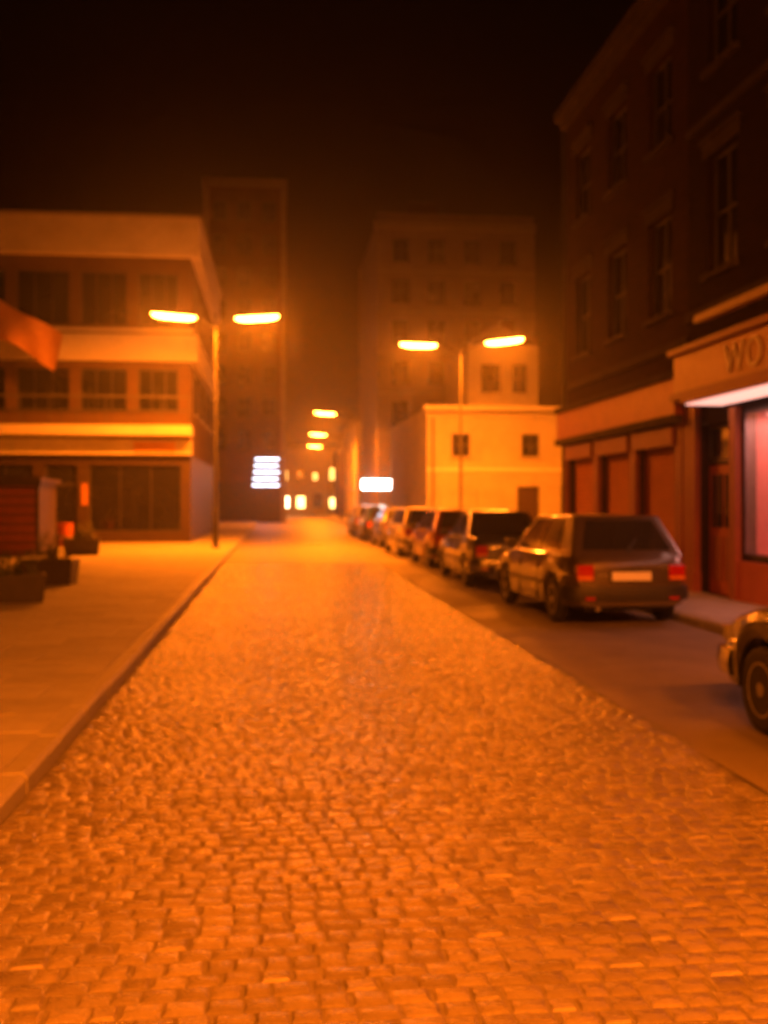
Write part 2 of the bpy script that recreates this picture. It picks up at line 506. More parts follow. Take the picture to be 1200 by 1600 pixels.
def window(parent, x0, x1, z0, z1, mframe=None, mpane=None, cols=2, rows=2, y=0.12, sill=True, fr=0.06, msill=None, lintel=False):
    mframe = mframe or M_frame
    f = MB()
    f.box(x0, x0 + fr, y, y + 0.06, z0, z1).box(x1 - fr, x1, y, y + 0.06, z0, z1)
    f.box(x0 + fr, x1 - fr, y, y + 0.06, z0, z0 + fr).box(x0 + fr, x1 - fr, y, y + 0.06, z1 - fr, z1)
    for i in range(1, cols):
        xc = x0 + (x1 - x0) * i / cols
        f.box(xc - 0.02, xc + 0.02, y + 0.004, y + 0.056, z0 + fr, z1 - fr)
    for j in range(1, rows):
        zc = z0 + (z1 - z0) * j / rows
        f.box(x0 + fr, x1 - fr, y + 0.008, y + 0.052, zc - 0.025, zc + 0.025)
    w = f.build('window', mframe, parent)
    MB().box(x0 + 0.01, x1 - 0.01, y + 0.03, y + 0.04, z0 + 0.01, z1 - 0.01).build('pane', mpane or M_glass, w)
    if sill:
        MB().box(x0 - 0.08, x1 + 0.08, -0.09, y + 0.005, z0 - 0.10, z0 + 0.004).build('sill', msill or M_stone, w)
    if lintel:
        MB().box(x0 - 0.12, x1 + 0.12, -0.035, 0.02, z1 + 0.002, z1 + 0.24).box(x0 - 0.16, x1 + 0.16, -0.085, 0.02, z1 + 0.24, z1 + 0.31).build('lintel', msill or M_stone, w)
    return w
def part(name, m, parent, *boxes, bevel=0.0):
    b = MB()
    for q in boxes: b.box(*q)
    return b.build(name, m, parent, bevel=bevel)

# ------------------------------------------------------------------ right terrace, near shop with lit window
def loc_x(y_top, y): return y_top - y
def right_near():
    Y1 = 16.8
    root = tag(empty('brick_building', (FR, Y1, 0), R(-90)), 'dark brick building at right edge with pink lit shop front', 'building')
    W, H = 14.0, 12.0
    op = [(0.55, 1.75, PZ, 2.85), (2.03, 5.4, 0.75, 3.0), (6.0, 9.5, 0.75, 3.0)]
    up = []
    for fl, (a, b) in enumerate(((5.3, 7.2), (8.6, 10.3))):
        for k in range(6):
            x = 0.75 + k * 2.25
            up.append((x, x + 1.1, a, b))
    wall(root, W, H, 9.0, op + up, M_brick)
    for u in up:
        window(root, *u, cols=2, rows=2, lintel=True, msill=M_darkstone, mframe=M_oldframe)
    part('cornice', M_darkstone, root, (-0.05, W + 0.05, -0.18, 0.0, 11.45, 11.6), (-0.1, W + 0.1, -0.32, 0.0, 11.6, 11.85))
    part('string_course', M_darkstone, root, (0.0, W, -0.07, 0.0, 4.62, 4.8))
    part('string_course', M_darkstone, root, (0.0, W, -0.06, 0.0, 7.75, 7.88))
    part('roof', M_roof, root, (0.1, W - 0.1, 0.3, 8.8, 12.0, 12.15))
    # shop front
    part('pilaster', M_redbrown, root, (0.03, 0.5, -0.10, 0.0, PZ, 3.3), (0.0, 0.53, -0.14, 0.0, PZ, 0.45))
    part('pilaster', M_redbrown, root, (1.78, 2.0, -0.10, 0.0, PZ, 3.05))
    part('pilaster', M_redbrown, root, (5.45, 5.95, -0.10, 0.0, PZ, 3.05))
    d = part('door', M_redpaint, root, (0.58, 1.72, 0.12, 0.17, PZ, 2.2))
    part('panel', M_redbrown, d, (0.72, 1.08, 0.10, 0.12, 0.35, 1.05), (1.2, 1.58, 0.10, 0.12, 0.35, 1.05))
    part('pane', M_glass, d, (0.72, 1.08, 0.10, 0.12, 1.2, 2.05), (1.2, 1.58, 0.10, 0.12, 1.2, 2.05))
    MB().tube([(1.64, 0.09, 1.0), (1.64, 0.05, 1.0), (1.64, 0.05, 1.25), (1.64, 0.09, 1.25)], 0.012, 8).build('handle', M_rim, d)
    t = part('fanlight', M_darkframe, root, (0.58, 1.72, 0.12, 0.17, 2.24, 2.32), (0.58, 0.64, 0.12, 0.17, 2.32, 2.84), (1.66, 1.72, 0.12, 0.17, 2.32, 2.84), (0.64, 1.66, 0.12, 0.17, 2.78, 2.84))
    part('pane', M_glass, t, (0.64, 1.66, 0.14, 0.15, 2.32, 2.78))
    part('stall_riser', M_redpaint, root, (2.0, 5.4, -0.06, 0.0, PZ, 0.72))
    fa = part('fascia', M_sign, root, (0.1, 13.8, -0.30, 0.0, 3.42, 4.05))
    part('fascia_trim', M_redbrown, root, (0.05, 13.85, -0.36, 0.0, 3.30, 3.418))
    part('fascia_trim', M_redbrown, root, (0.05, 13.85, -0.40, 0.0, 4.052, 4.15))
    # raised letters, only the two that the frame shows
    try:
        cu = bpy.data.curves.new('letter_curve', 'FONT')
        cu.body = 'WO'; cu.size = 0.62; cu.extrude = 0.012; cu.space_character = 1.15
        tmp = bpy.data.objects.new('tmp_text', cu)
        COL.objects.link(tmp)
        dg = bpy.context.evaluated_depsgraph_get()
        me = bpy.data.meshes.new_from_object(tmp.evaluated_get(dg))
        bpy.data.objects.remove(tmp)
        me.materials.clear(); me.materials.append(M_letter)
        lt = bpy.data.objects.new('lettering', me)
        COL.objects.link(lt)
        lt.parent = fa
        lt.location = (2.1, -0.315, 3.52)
        lt.rotation_euler = (R(90), 0, 0)
    except Exception as e:
        print('text failed', e)
    # sign trough on brackets
    tr = MB()
    pts = [(1.9, -0.62, 4.30), (13.0, -0.62, 4.30)]
    tr.add([(x, yy, zz) for x in (1.9, 13.0) for (yy, zz) in ((-0.72, 4.30), (-0.70, 4.42), (-0.60, 4.46), (-0.52, 4.42), (-0.50, 4.34))],
           [(0, 1, 6, 5), (1, 2, 7, 6), (2, 3, 8, 7), (3, 4, 9, 8), (4, 0, 5, 9), (0, 4, 3, 2, 1), (5, 6, 7, 8, 9)])
    tr.build('sign_trough', M_trough, root)
    br = MB()
    for x in (2.2, 4.4, 6.6, 8.8, 11.0): br.tube([(x, 0, 4.5), (x, -0.3, 4.56), (x, -0.58, 4.44)], 0.015, 6)
    br.build('trough_bracket', M_steel, root)
    # canopy with the glowing soffit
    part('canopy', M_redbrown, root, (1.55, 9.6, -0.78, -0.105, 3.12, 3.28))
    part('light_panel', M_pink, root, (1.62, 9.5, -0.72, -0.14, 3.095, 3.118))
    # lit shop window, a room with shelves behind a grille
    w = part('shop_window', M_darkframe, root, (2.03, 2.10, 0.03, 0.10, 0.75, 3.0), (5.33, 5.4, 0.03, 0.10, 0.75, 3.0), (2.10, 5.33, 0.03, 0.10, 0.75, 0.83), (2.10, 5.33, 0.03, 0.10, 2.93, 3.0), (3.68, 3.75, 0.03, 0.10, 0.83, 2.93))
    g = MB()
    for k in range(64):
        x = 2.1 + k * 0.05
        g.box(x, x + 0.008, 0.012, 0.02, 0.83, 2.95)
    for k in range(30):
        z = 0.86 + k * 0.07
        g.box(2.1, 5.33, 0.0, 0.010, z, z + 0.010)
    g.build('grille', M_rim, w)
    room = MB()
    room.quad((2.03, 0.22, 0.75), (2.03, 1.2, 0.75), (2.03, 1.2, 3.0), (2.03, 0.22, 3.0))
    room.quad((5.4, 0.22, 0.75), (5.4, 0.22, 3.0), (5.4, 1.2, 3.0), (5.4, 1.2, 0.75))
    room.quad((2.03, 1.2, 0.75), (5.4, 1.2, 0.75), (5.4, 1.2, 3.0), (2.03, 1.2, 3.0))
    room.quad((2.03, 0.22, 0.75), (5.4, 0.22, 0.75), (5.4, 1.2, 0.75), (2.03, 1.2, 0.75))
    room.quad((2.03, 0.22, 3.0), (2.03, 1.2, 3.0), (5.4, 1.2, 3.0), (5.4, 0.22, 3.0))
    room.build('display_recess', M_pinkwall, root)
    part('tube_lamp', M_pink, root, (2.2, 5.2, 0.3, 0.36, 2.90, 2.95))
    ld = bpy.data.lights.new('shop_light', 'AREA')
    ld.shape = 'RECTANGLE'; ld.size = 3.0; ld.size_y = 0.5; ld.energy = 80; ld.color = (1.0, 0.36, 0.30)
    lo = bpy.data.objects.new('shop_light', ld)
    COL.objects.link(lo); lo.parent = root; lo.location = (3.7, 0.6, 2.88)
    cols = [(0.7, 0.08, 0.06), (0.75, 0.65, 0.45), (0.75, 0.30, 0.28), (0.60, 0.05, 0.05), (0.8, 0.7, 0.6)]
    for r, z in enumerate((0.77, 1.25, 1.70, 2.15)):
        if r: part('display_shelf', M_frame, root, (2.05, 5.38, 0.7, 1.15, z - 0.03, z))
        x = 2.10
        k = 0
        while x < 5.2:
            w_ = rs.uniform(0.10, 0.22)
            h_ = rs.uniform(0.2, 0.36)
            c = cols[(k + r * 2) % 5]
            bx_ = part('display_box', mat('carton_%d' % ((k + r * 2) % 5), c, 0.5, var=0.1), root, (x, x + w_, 0.74, 0.74 + 0.2, z + 0.001, z + h_))
            x += w_ + 0.03; k += 1
    wb = part('shop_window', M_darkframe, root, (6.0, 6.07, 0.05, 0.12, 0.75, 3.0), (9.43, 9.5, 0.05, 0.12, 0.75, 3.0), (6.07, 9.43, 0.05, 0.12, 0.75, 0.83), (6.07, 9.43, 0.05, 0.12, 2.93, 3.0))
    part('pane', M_glass, wb, (6.05, 9.45, 0.08, 0.09, 0.8, 2.95))
right_near()

def shutter(parent, x0, x1, z0, z1, m, y=-0.02, pitch=0.09):
    b = MB()
    n = int((z1 - z0) / pitch)
    p = []
    for k in range(n + 1):
        z = z0 + (z1 - z0) * k / n
        p.append((y, z)); 
        if k < n:
            p.append((y - 0.022, z + pitch * 0.3)); p.append((y - 0.022, z + pitch * 0.7))
    for (yy, zz) in p:
        b.v.append((x0, yy, zz)); b.v.append((x1, yy, zz))
    for i in range(len(p) - 1):
        b.f.append((2 * i, 2 * i + 1, 2 * i + 3, 2 * i + 2))
    return b.build('roller_shutter', m, parent)

def right_next():
    Y1 = 24.15
    root = tag(empty('brick_building', (FR, Y1, 0), R(-90)), 'brown brick building with closed red shutters behind parked cars', 'building')
    W, H = 7.33, 11.2
    bays = [(0.45, 2.35), (2.75, 4.65), (5.05, 6.95)]
    op = [(a, b, PZ, 2.75) for a, b in bays]
    up = []
    for (a, b) in ((5.0, 6.8), (8.1, 9.7)):
        for k in range(3):
            x = 0.75 + k * 2.35
            up.append((x, x + 1.15, a, b))
    wall(root, W, H, 9.0, op + up, M_brick2)
    for u in up: window(root, *u, cols=2, rows=2, lintel=True, msill=M_darkstone, mframe=M_oldframe)
    for a, b in bays:
        shutter(root, a, b, PZ, 2.72, M_redpaint, y=0.10)
        part('shutter_box', M_redbrown, root, (a - 0.05, b + 0.05, -0.16, 0.0, 2.6, 2.92))
    for x in (0.03, 2.42, 4.72, 7.0):
        part('pilaster', M_redbrown, root, (x, x + 0.3, -0.10, 0.0, PZ, 2.95), (x - 0.03, x + 0.33, -0.13, 0.0, PZ, 0.4))
    part('fascia', M_redpaint, root, (0.0, W, -0.24, 0.0, 3.1, 3.72))
    part('fascia_trim', M_darkstone, root, (-0.05, W, -0.30, 0.0, 3.722, 3.85))
    part('fascia_trim', M_darkstone, root, (-0.05, W, -0.28, 0.0, 2.96, 3.098))
    part('string_course', M_darkstone, root, (0.0, W, -0.08, 0.0, 4.25, 4.42))
    part('cornice', M_darkstone, root, (-0.05, W, -0.15, 0.0, 10.6, 10.78), (-0.1, W, -0.28, 0.0, 10.78, 11.0))
    part('roof', M_roof, root, (0.1, W - 0.1, 0.3, 8.8, 11.2, 11.32))
    MB().tube([(0.12, -0.1, PZ), (0.12, -0.1, 10.5)], 0.05, 8).build('drainpipe', M_steel, root)
right_next()

# ------------------------------------------------------------------ white house across the side street, lit from in front
def white_house():
    root = tag(empty('white_house', (6.55, 44.0, 0)), 'white rendered house lit orange behind the right double street lamp', 'house')
    W, H = 9.0, 5.75
    op = [(1.1, 1.9, 3.6, 4.6), (4.2, 5.0, 3.6, 4.6), (4.0, 5.0, PZ, 2.3)]
    wall(root, W, H, 14.0, op, M_white)
    for o in op[:2]: window(root, *o, mframe=M_oldframe)
    MB().tube([(0.25, -0.09, PZ), (0.25, -0.09, 5.3)], 0.05, 8).build('drainpipe', M_steel, root)
    part('plinth', M_stone, root, (0.0, 3.98, -0.06, 0.0, PZ - 0.02, 0.75), (5.02, W, -0.06, 0.0, PZ - 0.02, 0.75))
    MB().tube([(-0.1, -0.26, 5.55), (W, -0.26, 5.55)], 0.06, 8).build('gutter', M_steel, root)
    part('door', M_tile, root, (4.05, 4.95, 0.12, 0.17, PZ, 2.27))
    part('cornice', M_band, root, (-0.08, W, -0.12, 0.0, 5.4, 5.6), (-0.14, W, -0.2, 0.0, 5.6, 5.8))
    part('string_course', M_band, root, (0, W, -0.05, 0.0, 2.95, 3.1))
    u = wall(root, 3.2, 2.9, 6.0, [(2.6, 3.5, 6.5, 7.8), (4.0, 4.7, 6.5, 7.8)], M_white, name='upper_wall', z0=5.75, x0=2.0)
    u.location.y = 1.0
    for o in ((2.6, 3.5, 6.5, 7.8), (4.0, 4.7, 6.5, 7.8)):
        w = window(root, *o, mframe=M_oldframe); w.location.y = 1.0
    rf = MB()
    x0, x1, y0, y1, z = 1.8, 5.4, 0.8, 7.2, 8.65
    rf.add([(x0, y0, z), (x1, y0, z), (x1, y1, z), (x0, y1, z), (3.6, 2.4, z + 1.1), (3.6, 5.6, z + 1.1)],
           [(0, 1, 4), (1, 2, 5, 4), (2, 3, 5), (3, 0, 4, 5), (0, 3, 2, 1)])
    r_ = rf.build('roof', M_roof, root)
    part('chimney', M_brick2, r_, (4.4, 4.9, 4.6, 5.2, 8.9, 10.3), (4.34, 4.96, 4.54, 5.26, 10.3, 10.42))
white_house()

# ------------------------------------------------------------------ tall block further down on the right
def tall_right():
    root = tag(empty('tall_building', (FR, 70.0, 0)), 'tall dim apartment building rising behind the white house', 'building')
    W, H = 11.0, 21.0
    op = []
    for fl in range(6):
        for k in range(4):
            x = 1.0 + k * 2.5
            op.append((x, x + 1.2, 4.2 + fl * 2.8, 5.8 + fl * 2.8))
    wall(root, W, H, 16.0, op, M_grey)
    for o in op: window(root, *o, mframe=M_oldframe, msill=M_darkstone)
    for fl in range(6):
        part('string_course', M_stone, root, (-0.06, W, -0.07, 0.0, 3.45 + fl * 2.8, 3.6 + fl * 2.8))
    part('cornice', M_stone, root, (-0.25, W, -0.35, 0.0, 20.4, 20.9))
    part('parapet', M_grey, root, (0.0, W, 0.3, 0.5, 21.0, 21.6))
    part('chimney', M_brick2, root, (2.5, 4.6, 3.0, 3.9, 21.0, 23.2))
tall_right()

# ------------------------------------------------------------------ left corner building with pale horizontal bands
def left_corner():
    Y0, X0, X1 = 39.0, -12.5, -3.15
    W = X1 - X0
    root = tag(empty('corner_building', (X0, Y0, 0)), 'corner building with pale horizontal bands behind left double street lamp', 'building')
    H = 12.0
    op = []
    up = [(0.7, 2.6), (3.0, 4.9), (5.3, 7.0), (7.4, 8.9)]
    for a, b in up:
        op.append((a, b, 8.2, 10.2))
        op.append((a, b, 4.95, 6.6))
    shop = [(0.5, 3.6, 0.5, 3.0), (4.0, 5.2, PZ, 3.0), (5.6, 9.0, 0.5, 3.0)]
    wall(root, W, H - 3.37, 14.0, op, M_brown, z0=3.37)
    wall(root, W, 3.37, 14.0, shop, M_tile, name='shop_front_wall', top=False)
    for o in op: window(root, *o, mframe=M_darkframe, cols=3, rows=1, sill=False)
    for i, s in enumerate(shop):
        if i == 1:
            d = part('door', M_darkframe, root, (s[0], s[0] + 0.1, 0.14, 0.2, s[2], s[3]), (s[1] - 0.1, s[1], 0.14, 0.2, s[2], s[3]), (s[0] + 0.1, s[1] - 0.1, 0.14, 0.2, 2.2, 2.32), (s[0] + 0.1, s[1] - 0.1, 0.14, 0.2, s[2], 0.4))
            part('pane', M_glass, d, (s[0] + 0.05, s[1] - 0.05, 0.16, 0.17, 0.3, 2.95))
        else:
            window(root, *s, mframe=M_darkframe, cols=3, rows=1, sill=False)
    part('parapet', M_band, root, (-0.05, W + 0.35, -0.40, 14.0, 10.75, 12.15), bevel=0.02)
    part('parapet_coping', M_stone, root, (-0.1, W + 0.42, -0.47, 14.1, 12.152, 12.26))
    part('upper_band', M_band, root, (-0.02, W + 0.25, -0.26, 13.9, 6.85, 7.85), bevel=0.02)
    part('window_ledge', M_band, root, (-0.02, W + 0.08, -0.14, 0.0, 7.95, 8.08))
    sl = part('balcony_slab', M_band, root, (0.3, W + 0.1, -1.05, 0.0, 4.05, 4.42), bevel=0.02)
    part('shop_fascia', M_band, root, (-0.02, W + 0.06, -0.30, 0.0, 3.38, 3.95))
    rl = part('railing', M_oldframe, sl, (0.34, W + 0.06, -1.0, -0.94, 5.42, 5.50), (0.34, W + 0.06, -0.99, -0.95, 4.92, 4.97))
    for k in range(10):
        x = 0.36 + k * 1.0
        part('baluster', M_darkframe, sl, (x, x + 0.035, -0.988, -0.952, 4.42, 5.42))
    # small dim plates on the shop front
    part('wall_sign', M_sign, root, (5.35, 5.58, -0.05, 0.0, 1.5, 2.3))
    part('hanging_sign', M_cloth, root, (7.3, 8.8, -0.34, -0.302, 3.45, 3.85))
    # street side
    sd = MB()
    for k in range(4):
        y = 1.5 + k * 3.2
        for z in (5.0, 8.3):
            sd2 = part('window', M_darkframe, root, (W - 0.02, W + 0.03, y, y + 1.5, z, z + 1.7))
            part('pane', M_glass, sd2, (W + 0.031, W + 0.04, y + 0.08, y + 1.42, z + 0.08, z + 1.62))
left_corner()

# ------------------------------------------------------------------ tall tower block closing the left side
def tower():
    root = tag(empty('tower_block', (-5.6, 82.0, 0)), 'tall narrow tower block rising between the left lamp heads and street end', 'building')
    W, H = 6.45, 27.0
    op = []
    for fl in range(8):
        for k in range(3):
            x = 0.7 + k * 1.95
            op.append((x, x + 1.05, 5.8 + fl * 2.6, 7.3 + fl * 2.6))
    wall(root, W, H, 9.0, op, M_brown)
    for i, o in enumerate(op):
        window(root, *o, mframe=M_oldframe, msill=M_darkstone)
    part('parapet', M_stone, root, (-0.1, W + 0.1, -0.12, 9.1, 26.6, 27.3))
    part('shop_front', M_darkframe, root, (0.4, W - 0.2, -0.10, 0.0, 0.3, 3.2))
    part('corner_pier', M_stone, root, (-0.03, 0.4, -0.12, 0.0, 0, 26.5))
    part('corner_pier', M_stone, root, (W - 0.4, W + 0.03, -0.12, 0.0, 0, 26.5))
tower()

def street_end():
    root = tag(empty('end_building', (-14.0, 125.0, 0)), 'low building closing the far end of the street with yellow lit windows', 'building')
    W, H = 44.0, 8.5
    op = []
    for k in range(22):
        x = 1.0 + k * 1.95
        g1, g2 = rs.uniform(0.8, 1.5), rs.uniform(0.5, 1.1)
        op.append((x, x + g1, 0.9, rs.uniform(2.0, 2.8))); op.append((x, x + g2, 4.3, 4.3 + rs.uniform(0.8, 1.5)))
    wall(root, W, H, 10.0, op, M_render)
    for i, o in enumerate(op):
        lit = 14.0 < o[0] < 27 and (i * 7) % 5 in (0, 2, 3)
        lm = [M_yellowwin, M_yellow2, M_yellow3, M_yellow2][(i * 5) % 4]
        window(root, *o, mpane=lm if lit else M_glass, rows=3 if lit else 2, sill=False)
    part('cornice', M_stone, root, (-0.1, W + 0.1, -0.3, 0.0, 8.1, 8.4))
    part('roof', M_roof, root, (0, W, 0.2, 9.9, 8.5, 8.7))
street_end()

def far_right_row():
    for i, (y0, w, h, m, lab) in enumerate(((103.0, 15.0, 9.0, M_render, 'pale two storey house on the right just beyond tall apartment building'),
                                            (122.0, 18.0, 7.5, M_brick2, 'brick house on the right nearest the street end'))):
        root = tag(empty('row_house', (FR, y0, 0), R(-90)), lab, 'house')
        op = []
        for k in range(int(w / 2.6)):
            x = 0.8 + k * 2.6
            op.append((x, x + 1.2, 5.0, 6.5)); op.append((x, x + 1.5, 0.8, 2.7))
        wall(root, w, h, 8.0, op, m)
        for o in op: window(root, *o, sill=False)
        part('cornice', M_stone, root, (0, w, -0.25, 0, h - 0.4, h - 0.1))
        part('roof', M_roof, root, (0, w, 0.2, 7.9, h, h + 0.2))
far_right_row()

# ------------------------------------------------------------------ street lamps
def ell(b, cx, cy, cz, rx, ry, rz, half, n=18, m=6):
    """upper (half=1) or lower (half=-1) part of a long soft-edged trough"""
    rows = []
    for i in range(m + 1):
        a = (math.pi / 2) * i / m
        rr, hh = math.cos(a), math.sin(a)
        ring = []
        for k in range(n):
            t = 2 * math.pi * k / n
            c, s = math.cos(t), math.sin(t)
            ex = 0.45
            px = math.copysign(abs(c) ** ex, c); py = math.copysign(abs(s) ** ex, s)
            q = max(rr ** 0.5, 0.02)
            ring.append((cx + rx * px * q, cy + ry * py * q, cz + half * rz * hh))
        rows.append(ring)
    vs = [p for r in rows for p in r]
    fs = []
    for i in range(m):
        for k in range(n):
            fs.append((i * n + k, i * n + (k + 1) % n, (i + 1) * n + (k + 1) % n, (i + 1) * n + k))
    fs.append(tuple(m * n + k for k in range(n)))
    fs.append(tuple(reversed(range(n))))
    b.add(vs, fs)
def lamp_head(root, x, z, side, tilt, ln=0.74, power=LAMP_W):
    hb = MB()
    ell(hb, 0, 0, 0.012, ln, 0.17, 0.13, 1)
    h = hb.build('lamp_head', M_steel, root, smooth=True, angle=60)
    h.location = (x, 0, z)
    h.rotation_euler = (0, tilt, 0)
    bb = MB()
    ell(bb, 0, 0, 0.0, ln - 0.03, 0.155, 0.13, -1)
    bb.build('bowl', M_bowl, h, smooth=True, angle=60)
    ld = bpy.data.lights.new('lamp_light', 'AREA')
    ld.shape = 'RECTANGLE'; ld.size = ln * 1.7; ld.size_y = 0.26
    ld.energy = power; ld.color = SODIUM
    lo = bpy.data.objects.new('lamp_light', ld)
    COL.objects.link(lo); lo.parent = h; lo.location = (0, 0, -0.145)
def street_lamp(loc, rz, H, arm, label, group, double=True, sides=(-1, 1), power=LAMP_W, base=PZ):
    root = tag(empty('street_lamp', (loc[0], loc[1], base - 0.015), rz), label, 'street lamp', group)
    H = H - base
    MB().lathe([(0.13, 0), (0.13, 0.06), (0.10, 0.10), (0.095, 1.2), (0.075, 1.28), (0.06, 1.35), (0.04, H + 0.05), (0.025, H + 0.12)], 12).build('pole', M_steel, root, smooth=True)
    part('service_door', M_darkframe, root, (-0.05, 0.05, -0.124, -0.11, 0.4, 0.85))
    for s in (sides if double else sides[:1]):
        pts = []
        for k in range(9):
            t = k / 8
            pts.append((s * (arm - 0.55) * t, 0, H - 0.45 + 0.45 * math.sin(t * math.pi / 2)))
        MB().tube(pts, 0.032, 8).build('arm', M_steel, root, smooth=True)
        lamp_head(root, s * arm, H, s, -s * R(4), power=power)
    return root
G1 = 'sodium street lamps along the street'
street_lamp(ray(337, 33.2), 0.0, 7.65, 1.33, 'double headed orange street lamp in front of the banded corner building', G1)
street_lamp(ray(720, 38.0), R(-22), 7.55, 1.62, 'double headed orange street lamp in front of the white house', G1)
street_lamp((-1.9, -4.3), 0.0, 7.6, 1.33, 'double headed street lamp on the left pavement behind the viewpoint', G1)
street_lamp((6.0, -3.5), R(-10), 7.6, 1.5, 'double headed street lamp on the right pavement behind the viewpoint', G1)
for (px, D, lab) in ((508, 68.6, 'single armed far street lamp, highest and nearest of the far three'), (497, 90, 'single armed far street lamp, middle of the far three'), (492, 109, 'single armed far street lamp, lowest and farthest of the far three')):
    x, y = ray(px, D)
    street_lamp((5.75, y), 0.0, 7.6, 5.75 - x, lab, G1, double=False, sides=(-1,), power=LAMP_W * 1.3)

# ------------------------------------------------------------------ lit signs down the street
def tube_sign():
    x, y = ray(415, 80.0)
    root = tag(empty('tube_sign', (x, 81.88, 0)), 'stack of white fluorescent tubes glowing on the tower block front', 'sign')
    MB().box(-1.25, 1.25, -0.02, 0.0, 2.75, 5.25).build('backboard', M_darkframe, root)
    for k in range(5):
        z = 2.95 + k * 0.52
        MB().tube([(-1.05 + 0.06 * k, -0.09, z), (1.05 - 0.1 * (k % 2), -0.09, z)], 0.055, 8).build('tube', M_tube, root)
        MB().box(-1.12, 1.12, -0.05, -0.021, z - 0.05, z + 0.05).build('batten', M_oldframe, root)
tube_sign()
def box_sign(px, D, z, w, h, m, label, wallx=FR):
    x, y = ray(px, D)
    root = tag(empty('lightbox_sign', (x, y, 0)), label, 'sign')
    part('casing', M_darkframe, root, (-w / 2 - 0.04, w / 2 + 0.04, 0.0, 0.2, z - h / 2 - 0.04, z + h / 2 + 0.04))
    part('light_panel', m, root, (-w / 2, w / 2, -0.02, -0.001, z - h / 2, z + h / 2))
    part('bracket', M_steel, root, (w / 2 + 0.04, wallx - x, 0.06, 0.12, z - 0.04, z + 0.04))
box_sign(594, 64.0, 2.72, 2.3, 0.60, M_lightbox, 'bright white light box sign low on the right', FR + 0.1)
box_sign(570, 92.0, 5.8, 1.5, 1.9, M_orangebox, 'dull orange light box sign hung high beyond the white one')

